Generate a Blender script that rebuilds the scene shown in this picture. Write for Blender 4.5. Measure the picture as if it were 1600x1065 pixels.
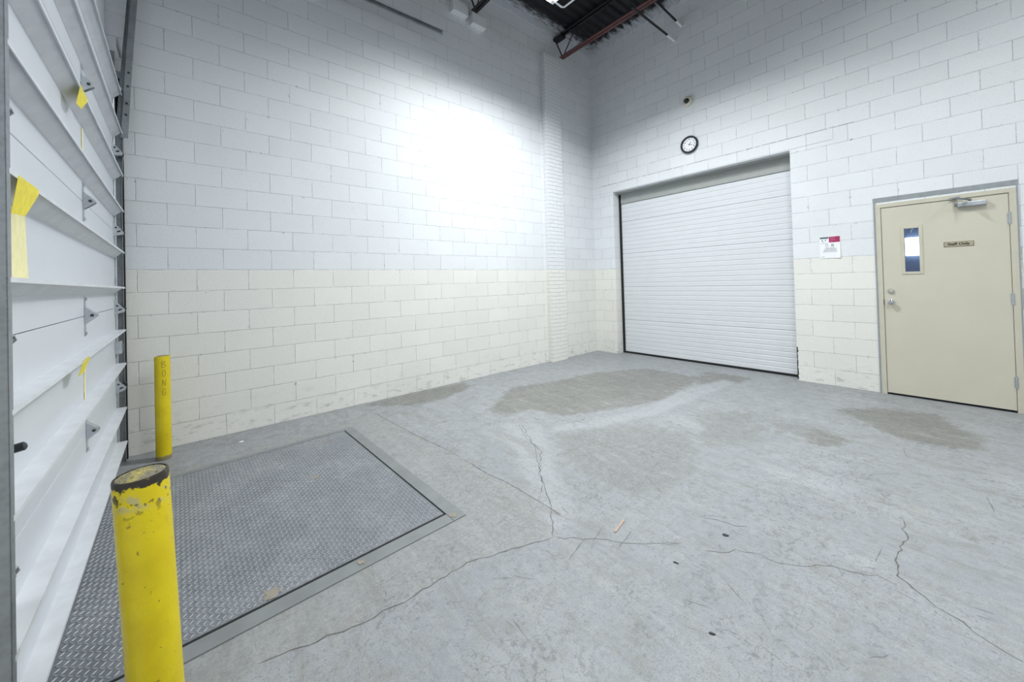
import bpy, bmesh, math, random
import numpy as np
from mathutils import Matrix, Vector

for o in list(bpy.data.objects):
    bpy.data.objects.remove(o)
scn = bpy.context.scene
col = scn.collection
random.seed(7)
PI = math.pi

# ------------------------------------------------------------------ camera
F_PX, PPX, PPY = 582.97, 792.8, 434.33
YAW, PITCH, ROLL = 0.875413, 0.011343, -0.028025
fw = Vector((math.cos(YAW)*math.cos(PITCH), math.sin(YAW)*math.cos(PITCH), math.sin(PITCH)))
rt = Vector((math.sin(YAW), -math.cos(YAW), 0))
up = rt.cross(fw)
r2 = rt*math.cos(ROLL) + up*math.sin(ROLL)
u2 = up*math.cos(ROLL) - rt*math.sin(ROLL)
cam_data = bpy.data.cameras.new('camera')
cam = bpy.data.objects.new('camera', cam_data)
col.objects.link(cam)
m = Matrix((( r2.x, u2.x, -fw.x, -6.178), (r2.y, u2.y, -fw.y, -4.628), (r2.z, u2.z, -fw.z, 1.4228), (0, 0, 0, 1)))
cam.matrix_world = m
cam_data.sensor_fit = 'HORIZONTAL'
cam_data.sensor_width = 36
cam_data.lens = F_PX*36/1600
cam_data.shift_x = (800-PPX)/1600
cam_data.shift_y = (PPY-532.5)/1600
cam_data.clip_start = 0.02
scn.camera = cam

# ------------------------------------------------------------------ world, exposure
world = bpy.data.worlds.new('world')
scn.world = world
world.use_nodes = True
bg = world.node_tree.nodes['Background']
bg.inputs[0].default_value = (0.8, 0.87, 1, 1)
bg.inputs[1].default_value = 0.3
vs = scn.view_settings
vs.view_transform = 'Standard'
vs.look = 'None'
vs.gamma = 1
vs.use_curve_mapping = False
vs.exposure = -0.05

# ------------------------------------------------------------------ lamps (each sits inside a fixture's reflector, see build_fixture)
LAMP_COL = (0.96, 1.0, 0.985)
FIXTURES = [  # centre x, y, z, length, power, beam
    (-3.30, -1.56, 5.03, 1.4, 40, 155),
    (-2.70, -2.08, 5.12, 0.9, 135, 146),
    (-3.6, -4.9, 5.02, 2.4, 110, 172),  # unseen fixture, added as general fill
    (-3.6, -7.8, 5.02, 2.4, 90, 172),  # second unseen fill fixture, added further back
]
for i, (x, y, z, L, P, BEAM) in enumerate(FIXTURES):
    ld = bpy.data.lights.new('fixture_light', 'AREA')
    ld.shape = 'RECTANGLE'
    ld.size = L-0.1
    ld.size_y = 0.2
    ld.energy = P
    ld.color = LAMP_COL
    ld.spread = math.radians(BEAM)
    lo = bpy.data.objects.new('fixture_light', ld)
    lo.location = (x, y, z-0.005)
    col.objects.link(lo)

# unseen point light added to brighten the small room behind the personnel door
ld = bpy.data.lights.new('room_fill', 'POINT'); ld.energy = 22; ld.shadow_soft_size = 0.12; ld.color = (0.85, 0.93, 1)
lo = bpy.data.objects.new('room_fill', ld); lo.location = (1.7, -4.6, 2.35); col.objects.link(lo)

# ------------------------------------------------------------------ material helpers
class NB:
    def __init__(s, name):
        s.m = bpy.data.materials.new(name)
        s.m.use_nodes = True
        s.t = s.m.node_tree
        s.n = s.t.nodes
        s.b = s.n['Principled BSDF']
    def lk(s, a, b):
        s.t.links.new(a, b)
    def math(s, op, a, b=None, c=None, clamp=False):
        n = s.n.new('ShaderNodeMath'); n.operation = op; n.use_clamp = clamp
        for i, v in enumerate((a, b, c)):
            if v is None: continue
            if isinstance(v, (int, float)): n.inputs[i].default_value = v
            else: s.lk(v, n.inputs[i])
        return n.outputs[0]
    def coord(s, kind='Object'):
        return s.n.new('ShaderNodeTexCoord').outputs[kind]
    def sep(s, v):
        n = s.n.new('ShaderNodeSeparateXYZ'); s.lk(v, n.inputs[0]); return n.outputs
    def comb(s, x, y, z):
        n = s.n.new('ShaderNodeCombineXYZ')
        for i, v in enumerate((x, y, z)):
            if isinstance(v, (int, float)): n.inputs[i].default_value = v
            else: s.lk(v, n.inputs[i])
        return n.outputs[0]
    def scale(s, v, sc):
        n = s.n.new('ShaderNodeVectorMath'); n.operation = 'MULTIPLY'; s.lk(v, n.inputs[0]); n.inputs[1].default_value = sc
        return n.outputs[0]
    def noise(s, v, scale, detail=4, rough=0.55, dist=0.0):
        n = s.n.new('ShaderNodeTexNoise'); s.lk(v, n.inputs['Vector'])
        n.inputs['Scale'].default_value = scale; n.inputs['Detail'].default_value = detail
        n.inputs['Roughness'].default_value = rough; n.inputs['Distortion'].default_value = dist
        return n.outputs[0]
    def white(s, v):
        n = s.n.new('ShaderNodeTexWhiteNoise'); n.noise_dimensions = '3D'; s.lk(v, n.inputs['Vector']); return n.outputs['Value']
    def ss(s, v, a, b, lo=0.0, hi=1.0):
        n = s.n.new('ShaderNodeMapRange'); n.interpolation_type = 'SMOOTHSTEP'; s.lk(v, n.inputs[0])
        n.inputs[1].default_value = a; n.inputs[2].default_value = b; n.inputs[3].default_value = lo; n.inputs[4].default_value = hi
        return n.outputs[0]
    def mix(s, f, a, b, mode='MIX'):
        n = s.n.new('ShaderNodeMix'); n.data_type = 'RGBA'; n.blend_type = mode
        for sock, v in ((n.inputs[0], f), (n.inputs[6], a), (n.inputs[7], b)):
            if isinstance(v, (int, float)): sock.default_value = v
            elif isinstance(v, tuple): sock.default_value = (*v, 1) if len(v) == 3 else v
            else: s.lk(v, sock)
        return n.outputs[2]
    def base(s, v):
        if isinstance(v, tuple): s.b.inputs['Base Color'].default_value = (*v, 1)
        else: s.lk(v, s.b.inputs['Base Color'])
    def set(s, **k):
        names = dict(rough='Roughness', metal='Metallic', spec='Specular IOR Level', emis='Emission Strength')
        for q, v in k.items():
            if isinstance(v, (int, float)): s.b.inputs[names[q]].default_value = v
            else: s.lk(v, s.b.inputs[names[q]])
    def bump(s, h, dist=0.003, strength=1.0):
        n = s.n.new('ShaderNodeBump'); n.inputs['Distance'].default_value = dist; n.inputs['Strength'].default_value = strength
        s.lk(h, n.inputs['Height']); s.lk(n.outputs[0], s.b.inputs['Normal'])

def srgb(r, g, b):
    f = lambda c: (c/255/12.92) if c/255 <= 0.04045 else ((c/255+0.055)/1.055)**2.4
    return (f(r), f(g), f(b))

def simple(name, c, rough=0.5, metal=0.0, var=0.06, nscale=20, bump=0.0, bscale=200, spec=0.5):
    s = NB(name)
    co = s.coord()
    n = s.noise(co, nscale)
    f = s.ss(n, 0.3, 0.7)
    s.base(s.mix(f, tuple(v*(1-var) for v in c), tuple(min(1, v*(1+var)) for v in c)))
    s.set(rough=rough, metal=metal, spec=spec)
    if bump: s.bump(s.noise(co, bscale, 3), bump)
    return s.m

# ------------------------------------------------------------------ the block wall material (true to the courses in the photo)
U, V = 0.4064, 0.2032
UPPER, LOWER = srgb(230, 233, 237), srgb(236, 235, 230)
def block_mat(name, axis, off):
    s = NB(name)
    co = s.coord()
    X, Y, Z = s.sep(co)[:3]
    a = X if axis == 'x' else Y
    row = s.math('FLOOR', s.math('DIVIDE', Z, V))
    par = s.math('SUBTRACT', 1, s.math('FLOORED_MODULO', row, 2))
    w = s.noise(co, 9, 2)
    wob = s.math('MULTIPLY', s.math('SUBTRACT', w, 0.5), 0.014)
    un = s.math('ADD', s.math('DIVIDE', s.math('ADD', a, off), U), s.math('MULTIPLY', par, 0.5))
    un = s.math('ADD', un, wob)
    fu = s.math('FRACT', un)
    du = s.math('MULTIPLY', s.math('MINIMUM', fu, s.math('SUBTRACT', 1, fu)), U)
    zn = s.math('ADD', s.math('DIVIDE', Z, V), s.math('MULTIPLY', wob, 1.5))
    fv = s.math('FRACT', zn)
    dv = s.math('MULTIPLY', s.math('MINIMUM', fv, s.math('SUBTRACT', 1, fv)), V)
    d = s.math('MINIMUM', du, dv)
    cell = s.comb(s.math('FLOOR', un), s.math('FLOOR', zn), 3.0)
    tint = s.white(cell)
    # paint
    lo = s.mix(tint, tuple(v*0.955 for v in LOWER), LOWER)
    hi = s.mix(tint, tuple(v*0.955 for v in UPPER), UPPER)
    c = s.mix(s.ss(s.math('ADD', Z, s.math('MULTIPLY', w, 0.004)), 8*V-0.002, 8*V+0.006), lo, hi)
    # open hairline in part of the joints
    jn = s.noise(s.scale(co, (2.2, 2.2, 2.2)), 3, 3)
    fine = s.noise(co, 60, 3)
    crack = s.math('MULTIPLY', s.ss(s.math('ADD', d, s.math('MULTIPLY', fine, 0.003)), 0.0024, 0.0050, 1, 0), s.ss(jn, 0.38, 0.54, 0.3, 1))
    c = s.mix(s.math('MULTIPLY', crack, 0.52), c, srgb(104, 109, 118))
    # pores of the block and scuffs
    por = s.noise(co, 120, 4, 0.65)
    pm = s.math('MULTIPLY', s.ss(por, 0.33, 0.45, 1, 0), s.ss(s.noise(co, 3, 3), 0.35, 0.6, 0.4, 1))
    c = s.mix(s.math('MULTIPLY', pm, 0.42), c, srgb(150, 155, 163))
    chipm = s.math('MULTIPLY', s.ss(s.noise(co, 26, 3, 0.6, 0.8), 0.66, 0.70), s.ss(d, 0.004, 0.022, 1, 0.12))
    c = s.mix(s.math('MULTIPLY', chipm, 0.6), c, srgb(120, 122, 126))
    big = s.noise(co, 0.9, 5)
    c = s.mix(s.ss(big, 0.35, 0.7, 0, 0.10), c, srgb(186, 190, 198))
    dirt = s.math('MULTIPLY', s.ss(Z, 0.0, 0.45, 1, 0), s.ss(s.noise(s.scale(co, (1, 1, 2.5)), 7, 5, 0.65), 0.52, 0.68))
    c = s.mix(s.math('MULTIPLY', dirt, 0.45), c, srgb(140, 138, 132))
    s.base(c)
    h = s.ss(s.math('ADD', d, s.math('MULTIPLY', fine, 0.004)), 0.0015, 0.0075)
    h = s.math('ADD', h, s.math('MULTIPLY', por, 0.8))
    h = s.math('ADD', h, s.math('MULTIPLY', tint, 0.3))
    s.bump(h, 0.004, 0.55)
    s.set(rough=0.55, spec=0.35)
    return s.m

NX = 16.19*U
M = {}
M['blockA'] = block_mat('painted_block_long_wall', 'x', NX)
M['blockB'] = block_mat('painted_block_door_wall', 'y', 3.831+20*U)
M['blockC'] = block_mat('painted_block_dock_wall', 'y', 0.12)

def brick_mat():
    s = NB('painted_brick_pilaster')
    co = s.coord(); X, Y, Z = s.sep(co)[:3]
    H = V/3
    w = s.math('MULTIPLY', s.math('SUBTRACT', s.noise(co, 9, 2), 0.5), 0.10)
    zn = s.math('ADD', s.math('DIVIDE', Z, H), w)
    fv = s.math('FRACT', zn); dv = s.math('MULTIPLY', s.math('MINIMUM', fv, s.math('SUBTRACT', 1, fv)), H)
    row = s.math('FLOOR', zn)
    un = s.math('ADD', s.math('DIVIDE', s.math('ADD', s.math('SUBTRACT', X, Y), 10.0), 0.2), s.math('MULTIPLY', s.math('FLOORED_MODULO', row, 2), 0.5))
    fu = s.math('FRACT', un); du = s.math('MULTIPLY', s.math('MINIMUM', fu, s.math('SUBTRACT', 1, fu)), 0.2)
    d = s.math('MINIMUM', du, dv)
    c = s.mix(s.ss(Z, 8*V-0.002, 8*V+0.006), LOWER, UPPER)
    fine = s.noise(co, 60, 3)
    crack = s.ss(s.math('ADD', dv, s.math('MULTIPLY', fine, 0.004)), 0.002, 0.005, 1, 0)
    c = s.mix(s.math('MULTIPLY', crack, 0.5), c, srgb(110, 114, 122))
    pm = s.ss(s.noise(co, 150, 3), 0.30, 0.42, 1, 0)
    c = s.mix(s.math('MULTIPLY', pm, 0.3), c, srgb(150, 154, 165))
    s.base(c)
    s.bump(s.math('ADD', s.ss(d, 0.001, 0.007), s.math('MULTIPLY', fine, 0.5)), 0.005)
    s.set(rough=0.55, spec=0.35)
    return s.m
M['brick'] = brick_mat()

def floor_mat():
    s = NB('worn_painted_concrete')
    co = s.coord()
    def attr(n):
        a = s.n.new('ShaderNodeAttribute'); a.attribute_name = n; return a.outputs['Fac']
    n1 = s.noise(co, 2.2, 6, 0.62)
    n2 = s.noise(co, 9, 6, 0.68, 0.4)
    n3 = s.noise(co, 45, 4, 0.6)
    st = s.noise(s.scale(co, (0.9, 5.0, 1)), 3.2, 6, 0.65, 0.8)
    c = s.mix(s.ss(n1, 0.35, 0.65), srgb(177, 181, 188), srgb(188, 191, 197))
    wv = s.math('ADD', s.math('MULTIPLY', n2, 0.55), s.math('MULTIPLY', st, 0.45))
    grain = s.noise(s.scale(co, (1.0, 2.6, 1)), 26, 5, 0.7, 0.6)
    # old film worn away to the grey of the slab, in ragged patches
    c = s.mix(s.math('MULTIPLY', s.ss(s.math('ADD', wv, s.math('MULTIPLY', s.math('SUBTRACT', grain, 0.5), 0.35)), 0.46, 0.60), 0.65), c, srgb(174, 176, 175))
    fr = s.ss(s.math('ADD', attr('fresh'), s.math('MULTIPLY', s.math('SUBTRACT', n2, 0.5), 0.25)), 0.42, 0.58)
    c = s.mix(s.math('MULTIPLY', fr, 0.75), c, s.mix(s.ss(grain, 0.38, 0.62), srgb(172, 173, 171), srgb(188, 190, 190)))
    wr = s.ss(s.math('ADD', attr('worn'), s.math('ADD', s.math('MULTIPLY', s.math('SUBTRACT', wv, 0.5), 1.8), s.math('MULTIPLY', s.math('SUBTRACT', grain, 0.5), 1.2))), 0.35, 0.95)
    c = s.mix(s.math('MULTIPLY', wr, 0.75), c, s.mix(s.ss(grain, 0.35, 0.65), srgb(146, 147, 144), srgb(172, 174, 171)))
    dk = s.ss(s.math('ADD', attr('stain'), s.math('ADD', s.math('MULTIPLY', s.math('SUBTRACT', wv, 0.5), 1.5), s.math('MULTIPLY', s.math('SUBTRACT', grain, 0.5), 0.8))), 0.36, 0.80)
    c = s.mix(s.math('MULTIPLY', dk, 0.95), c, s.mix(s.ss(s.math('ADD', s.math('MULTIPLY', grain, 0.6), s.math('MULTIPLY', n1, 0.4)), 0.38, 0.62), srgb(132, 132, 127), srgb(156, 156, 150)))
    pl = s.ss(s.math('ADD', attr('pale'), s.math('MULTIPLY', s.math('SUBTRACT', wv, 0.5), 1.6)), 0.30, 0.85)
    c = s.mix(s.math('MULTIPLY', pl, 0.75), c, srgb(202, 205, 211))
    # cream scuffs, light drags and pitting
    sc = s.ss(s.noise(s.scale(co, (4.5, 1.0, 1)), 2.0, 6, 0.72, 1.0), 0.52, 0.72)
    c = s.mix(s.math('MULTIPLY', sc, 0.45), c, srgb(202, 201, 196))
    drag = s.ss(s.noise(s.scale(co, (9, 1.0, 1)), 6, 4, 0.7, 0.5), 0.58, 0.72)
    c = s.mix(s.math('MULTIPLY', drag, 0.40), c, srgb(146, 148, 150))
    drag2 = s.ss(s.noise(s.scale(co, (30, 1.5, 1)), 3, 4, 0.75, 0.6), 0.50, 0.70)
    c = s.mix(s.math('MULTIPLY', drag2, 0.28), c, srgb(206, 208, 210))
    vo = s.n.new('ShaderNodeTexVoronoi'); vo.feature = 'DISTANCE_TO_EDGE'; vo.inputs['Scale'].default_value = 9
    wv3 = s.n.new('ShaderNodeVectorMath'); wv3.operation = 'ADD'; s.lk(co, wv3.inputs[0])
    nz = s.n.new('ShaderNodeTexNoise'); s.lk(co, nz.inputs['Vector']); nz.inputs['Scale'].default_value = 8; nz.inputs['Detail'].default_value = 5
    s.lk(s.scale(nz.outputs['Color'], (0.35, 0.35, 0)), wv3.inputs[1]); s.lk(wv3.outputs[0], vo.inputs['Vector'])
    craz = s.math('MULTIPLY', s.ss(vo.outputs['Distance'], 0.02, 0.06, 1, 0), s.ss(s.noise(co, 1.6, 4), 0.42, 0.62))
    craz = s.math('MULTIPLY', craz, s.ss(n3, 0.42, 0.55))
    c = s.mix(s.math('MULTIPLY', craz, 0.6), c, srgb(126, 128, 130))
    mott = s.noise(co, 24, 6, 0.75, 0.5)
    c = s.mix(s.ss(mott, 0.50, 0.66, 0, 0.28), c, srgb(206, 207, 207))
    c = s.mix(s.ss(mott, 0.34, 0.48, 0.36, 0), c, srgb(140, 142, 143))
    pit = s.math('MULTIPLY', s.ss(s.noise(co, 70, 3, 0.6, 1.0), 0.56, 0.66), s.ss(n1, 0.36, 0.56))
    c = s.mix(s.math('MULTIPLY', pit, 0.5), c, srgb(122, 126, 132))
    blot = s.ss(s.noise(s.scale(co, (1, 1.6, 1)), 17, 4, 0.6, 1.2), 0.65, 0.70)
    c = s.mix(s.math('MULTIPLY', blot, 0.5), c, srgb(132, 136, 140))
    st2 = s.noise(s.scale(co, (6, 1.1, 1)), 1.3, 7, 0.72, 1.6)
    c = s.mix(s.ss(st2, 0.52, 0.66, 0, 0.5), c, srgb(158, 158, 155))
    c = s.mix(s.ss(st2, 0.34, 0.46, 0.35, 0), c, srgb(202, 204, 207))
    mud = s.ss(s.noise(co, 4.5, 6, 0.7), 0.58, 0.72)
    c = s.mix(s.math('MULTIPLY', mud, 0.35), c, srgb(166, 158, 148))
    fine = s.noise(s.scale(co, (1, 1, 1)), 160, 2)
    c = s.mix(s.ss(fine, 0.3, 0.7, 0, 0.28), c, srgb(124, 127, 131))
    c = s.mix(1.0, c, (0.685, 0.683, 0.685), 'MULTIPLY')
    s.base(c)
    s.set(rough=s.ss(n2, 0.3, 0.7, 0.38, 0.62), spec=0.35)
    h = s.math('ADD', s.math('MULTIPLY', n3, 0.6), s.math('ADD', s.math('MULTIPLY', n2, 0.8), s.math('MULTIPLY', st, 0.6)))
    s.bump(h, 0.004, 0.5)
    return s.m
M['floor'] = floor_mat()

def deck_mat():
    s = NB('black_steel_deck')
    co = s.coord(); X, Y, Z = s.sep(co)[:3]
    # white overspray where the deck meets the two walls
    dw = s.math('MINIMUM', s.math('MULTIPLY', Y, -1), s.math('MULTIPLY', X, -1))
    n = s.noise(s.scale(co, (2, 9, 1)), 3, 4, 0.6)
    f = s.ss(s.math('ADD', dw, s.math('MULTIPLY', s.math('SUBTRACT', n, 0.5), 0.5)), 0.10, 0.30, 1, 0)
    c = s.mix(f, srgb(24, 24, 28), srgb(190, 193, 200))
    s.base(c); s.set(rough=0.6)
    return s.m
M['deck'] = deck_mat()

def yellow_mat(top, band, base_wear):
    s = NB('chipped_yellow_paint')
    co = s.coord(); X, Y, Z = s.sep(co)[:3]
    n = s.noise(co, 28, 5, 0.65); nb = s.noise(co, 7, 4)
    c = s.mix(s.ss(nb, 0.3, 0.7), srgb(204, 181, 2), srgb(218, 198, 6))
    c = s.mix(s.math('MULTIPLY', s.ss(s.noise(s.scale(co, (1, 1, .5)), 16, 4, 0.7), 0.64, 0.72), 0.55), c, srgb(196, 160, 20))
    # grey filler showing in a ring under the rim
    ring = s.math('MULTIPLY', s.ss(Z, top-0.10, top-0.07), s.ss(Z, top-0.05, top-0.03, 1, 0))
    c = s.mix(s.math('MULTIPLY', ring, s.ss(n, 0.50, 0.56, 0, band)), c, srgb(188, 176, 120))
    chip = s.math('MULTIPLY', s.ss(Z, top-0.16, top-0.02), s.ss(s.noise(co, 36, 2, 0.5), 0.60, 0.64))
    c = s.mix(s.math('MULTIPLY', chip, band), c, srgb(46, 40, 30))
    dark = s.ss(s.math('ADD', Z, s.math('MULTIPLY', s.math('SUBTRACT', n, 0.5), 0.09)), top-0.026, top-0.020, 0, band)
    c = s.mix(dark, c, srgb(44, 38, 32))
    sp = s.ss(s.noise(co, 55, 2, 0.5), 0.70, 0.74)
    c = s.mix(s.math('MULTIPLY', sp, 0.7), c, srgb(120, 96, 30))
    bw = s.ss(s.math('ADD', Z, s.math('MULTIPLY', n, -0.05)), 0.0, 0.02, base_wear, 0)
    c = s.mix(bw, c, srgb(120, 112, 100))
    s.base(c); s.set(rough=0.33, spec=0.5)
    s.bump(n, 0.002)
    return s.m
def cap_mat():
    s = NB('crusted_cap')
    co = s.coord()
    n = s.noise(co, 45, 5, 0.7)
    n2 = s.noise(co, 20, 4, 0.6)
    c = s.mix(s.ss(n, 0.4, 0.6), srgb(146, 140, 118), srgb(196, 182, 110))
    c = s.mix(s.ss(n2, 0.48, 0.60, 0, 0.85), c, srgb(132, 130, 122))
    c = s.mix(s.ss(s.noise(co, 90, 3), 0.56, 0.64, 0, 0.8), c, srgb(80, 70, 52))
    s.base(c); s.set(rough=0.8); s.bump(s.math('ADD', n, n2), 0.012)
    return s.m
M['yellow_near'] = yellow_mat(0.868, 1.0, 0.9)
M['yellow_far'] = yellow_mat(0.876, 0.0, 0.9)
M['cap'] = cap_mat()

def galv(name, c, rough=0.42, metal=0.75):
    s = NB(name); co = s.coord()
    v = s.n.new('ShaderNodeTexVoronoi'); v.inputs['Scale'].default_value = 60; s.lk(co, v.inputs['Vector'])
    n = s.noise(co, 8, 5, 0.6)
    k = s.math('ADD', s.math('MULTIPLY', v.outputs['Distance'], 0.3), n)
    s.base(s.mix(s.ss(k, 0.3, 0.9), tuple(x*0.72 for x in c), c)); s.set(rough=rough, metal=metal)
    return s.m
M['galv'] = galv('galvanised_steel', srgb(196, 201, 206))
M['galv_dark'] = galv('dulled_galvanised_steel', srgb(160, 165, 170), 0.5)
M['chrome'] = simple('polished_chrome', srgb(215, 216, 218), 0.15, 1.0, 0.02)
M['whitemetal'] = simple('white_steel_panel', srgb(206, 210, 217), 0.35, 0, 0.012, 3)
M['strut'] = simple('white_steel_strut', srgb(212, 215, 220), 0.4, 0, 0.05, 12, 0.0006, 40)
M['blackrubber'] = simple('black_rubber', srgb(22, 22, 24), 0.7)
M['darkmetal'] = simple('dark_metal', srgb(70, 73, 78), 0.45, 0.6)
M['beige'] = simple('beige_door_paint', srgb(202, 198, 182), 0.42, 0, 0.02, 2.5, 0.0004, 60)
M['beige_frame'] = simple('beige_frame_paint', srgb(198, 194, 178), 0.45, 0, 0.03, 6)
M['greyseal'] = simple('grey_sealant', srgb(146, 152, 156), 0.7, 0, 0.08, 15)
M['ribwhite'] = simple('white_ribbed_steel', srgb(216, 219, 224), 0.38, 0, 0.012, 3)
M['fascia'] = simple('grey_lintel_paint', srgb(160, 163, 161), 0.6, 0, 0.03)
M['red'] = simple('red_oxide_steel', srgb(96, 62, 62), 0.55, 0, 0.1)
M['blacksteel'] = simple('black_painted_steel', srgb(22, 21, 24), 0.5)
M['white'] = simple('white_paint', srgb(232, 234, 238), 0.5, 0, 0.02)
M['cream'] = simple('cream_plastic', srgb(214, 211, 196), 0.4, 0, 0.01)
M['paper'] = simple('white_paper', srgb(240, 241, 246), 0.5, 0, 0.01)
M['magenta'] = simple('magenta_ink', srgb(165, 42, 92), 0.45)
M['slate'] = simple('slate_ink', srgb(92, 108, 120), 0.45)
M['greyink'] = simple('grey_ink', srgb(128, 140, 152), 0.5)
M['pinkink'] = simple('pale_pink_ink', srgb(222, 150, 180), 0.5)
M['black'] = simple('black_plastic', srgb(28, 30, 42), 0.35)
M['blackink'] = simple('black_ink', srgb(34, 34, 38), 0.5)
M['marker'] = simple('marker_ink', srgb(84, 70, 14), 0.6)
M['signplate'] = simple('tan_sign_plate', srgb(176, 170, 146), 0.35, 0.2)
M['tape'] = simple('yellow_tape', srgb(232, 214, 30), 0.45, 0, 0.08, 40)
M['paletape'] = simple('pale_yellow_tape', srgb(238, 230, 176), 0.55, 0, 0.05, 30, 0.001, 60)
M['wood'] = simple('splinter_wood', srgb(178, 156, 142), 0.7, 0, 0.08, 60)
M['crack'] = simple('crack_shadow_dirt', srgb(104, 103, 100), 0.9, 0, 0.15, 30)
M['scratch'] = simple('scratch_dirt', srgb(116, 120, 124), 0.9, 0, 0.15, 30)
M['rust'] = simple('dusty_rust', srgb(150, 142, 130), 0.9, 0, 0.1, 60)
M['room'] = simple('bluish_room_paint', srgb(120, 142, 178), 0.6)

def dome_mat():
    s = NB('smoked_dome'); s.base(srgb(30, 34, 38)); s.set(rough=0.08); return s.m
M['dome'] = dome_mat()
def glass_mat():
    s = NB('window_glass')
    t = s.n.new('ShaderNodeBsdfTransparent'); t.inputs[0].default_value = (0.92, 0.95, 0.97, 1)
    g = s.n.new('ShaderNodeBsdfGlossy'); g.inputs['Roughness'].default_value = 0.02
    fr = s.n.new('ShaderNodeFresnel'); fr.inputs[0].default_value = 1.5
    mx = s.n.new('ShaderNodeMixShader')
    s.lk(fr.outputs[0], mx.inputs[0]); s.lk(t.outputs[0], mx.inputs[1]); s.lk(g.outputs[0], mx.inputs[2])
    s.lk(mx.outputs[0], s.n['Material Output'].inputs[0])
    return s.m
M['glass'] = glass_mat()
def emis(name, c, st):
    s = NB(name); s.base((0.8, 0.8, 0.8)); s.b.inputs['Emission Color'].default_value = (*c, 1); s.set(emis=st); return s.m
M['tube'] = emis('fluorescent_tube_glass', (0.95, 0.97, 1.0), 6)
M['litpane'] = emis('lit_lamp_lens', (0.93, 0.97, 1.0), 3.5)

def plate_mat():
    s = NB('checker_plate_steel'); co = s.coord()
    n = s.noise(co, 3, 5, 0.6); n2 = s.noise(co, 30, 4, 0.6)
    Z = s.sep(co)[2]
    worn = s.ss(Z, 0.0062, 0.0078)
    c = s.mix(s.ss(n, 0.35, 0.7), srgb(128, 132, 138), srgb(150, 153, 158))
    c = s.mix(s.ss(n2, 0.35, 0.65, 0, 0.5), c, srgb(104, 108, 114))
    c = s.mix(s.math('MULTIPLY', worn, 0.7), c, srgb(184, 187, 192))
    s.base(c); s.set(rough=0.45, metal=0.35)
    return s.m
M['plate'] = plate_mat()
M['plateframe'] = simple('dusty_steel_curb', srgb(134, 137, 139), 0.55, 0.25, 0.10, 5)

# ------------------------------------------------------------------ geometry helpers
class MB:
    def __init__(s):
        s.v = []; s.f = []
    def add(s, vs, fs):
        o = len(s.v); s.v += [tuple(v) for v in vs]; s.f += [tuple(i+o for i in f) for f in fs]; return s
    def box(s, x0, x1, y0, y1, z0, z1):
        vs = [(x, y, z) for x in (x0, x1) for y in (y0, y1) for z in (z0, z1)]
        return s.add(vs, [(0, 1, 3, 2), (4, 6, 7, 5), (0, 4, 5, 1), (2, 3, 7, 6), (0, 2, 6, 4), (1, 5, 7, 3)])
    def prism(s, poly, a0, a1, axis):
        """closed profile extruded from a0 to a1 along axis (0,1,2); profile gives the other two coordinates in order"""
        n = len(poly)
        def mk(p, a):
            q = list(p); q.insert(axis, a); return tuple(q)
        vs = [mk(p, a0) for p in poly]+[mk(p, a1) for p in poly]
        fs = [tuple(range(n-1, -1, -1)), tuple(range(n, 2*n))]+[(i, (i+1) % n, n+(i+1) % n, n+i) for i in range(n)]
        return s.add(vs, fs)
    def tube(s, pts, r, n=10, caps=True):
        pts = [Vector(p) for p in pts]
        vs = []; fs = []
        prev = None
        for i, p in enumerate(pts):
            t = (pts[min(i+1, len(pts)-1)]-pts[max(i-1, 0)]).normalized()
            if prev is None:
                a = t.orthogonal().normalized()
            else:
                a = (prev-t*prev.dot(t)).normalized()
            prev = a
            b = t.cross(a)
            rr = r[i] if isinstance(r, (list, tuple)) else r
            for k in range(n):
                w = 2*PI*k/n
                vs.append(p+(a*math.cos(w)+b*math.sin(w))*rr)
        for i in range(len(pts)-1):
            for k in range(n):
                fs.append((i*n+k, i*n+(k+1) % n, (i+1)*n+(k+1) % n, (i+1)*n+k))
        if caps:
            fs.append(tuple(range(n-1, -1, -1))); L = (len(pts)-1)*n; fs.append(tuple(range(L, L+n)))
        return s.add(vs, fs)
    def lathe(s, prof, axis='z', c=(0, 0, 0), n=32):
        """prof: list of (radius, height)"""
        vs = []; fs = []
        for r, h in prof:
            for k in range(n):
                w = 2*PI*k/n; a, b = r*math.cos(w), r*math.sin(w)
                p = (a, b, h) if axis == 'z' else ((-h, a, b) if axis == 'x' else (a, -h, b))
                vs.append((p[0]+c[0], p[1]+c[1], p[2]+c[2]))
        for i in range(len(prof)-1):
            for k in range(n):
                fs.append((i*n+k, i*n+(k+1) % n, (i+1)*n+(k+1) % n, (i+1)*n+k))
        fs.append(tuple(range(n-1, -1, -1))); L = (len(prof)-1)*n; fs.append(tuple(range(L, L+n)))
        return s.add(vs, fs)
    def build(s, name, mat, parent=None, bevel=0.0, smooth=False, seg=2):
        me = bpy.data.meshes.new(name)
        me.from_pydata(s.v, [], s.f)
        bm = bmesh.new(); bm.from_mesh(me)
        bmesh.ops.recalc_face_normals(bm, faces=bm.faces)
        bm.to_mesh(me); bm.free()
        me.materials.append(mat)
        if smooth:
            for p in me.polygons: p.use_smooth = True
        o = bpy.data.objects.new(name, me); col.objects.link(o)
        if parent: o.parent = parent
        if bevel:
            b = o.modifiers.new('bevel', 'BEVEL'); b.width = bevel; b.segments = seg; b.limit_method = 'ANGLE'; b.angle_limit = 0.6
        if smooth:
            e = o.modifiers.new('edge', 'EDGE_SPLIT'); e.split_angle = 0.7
        return o

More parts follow.
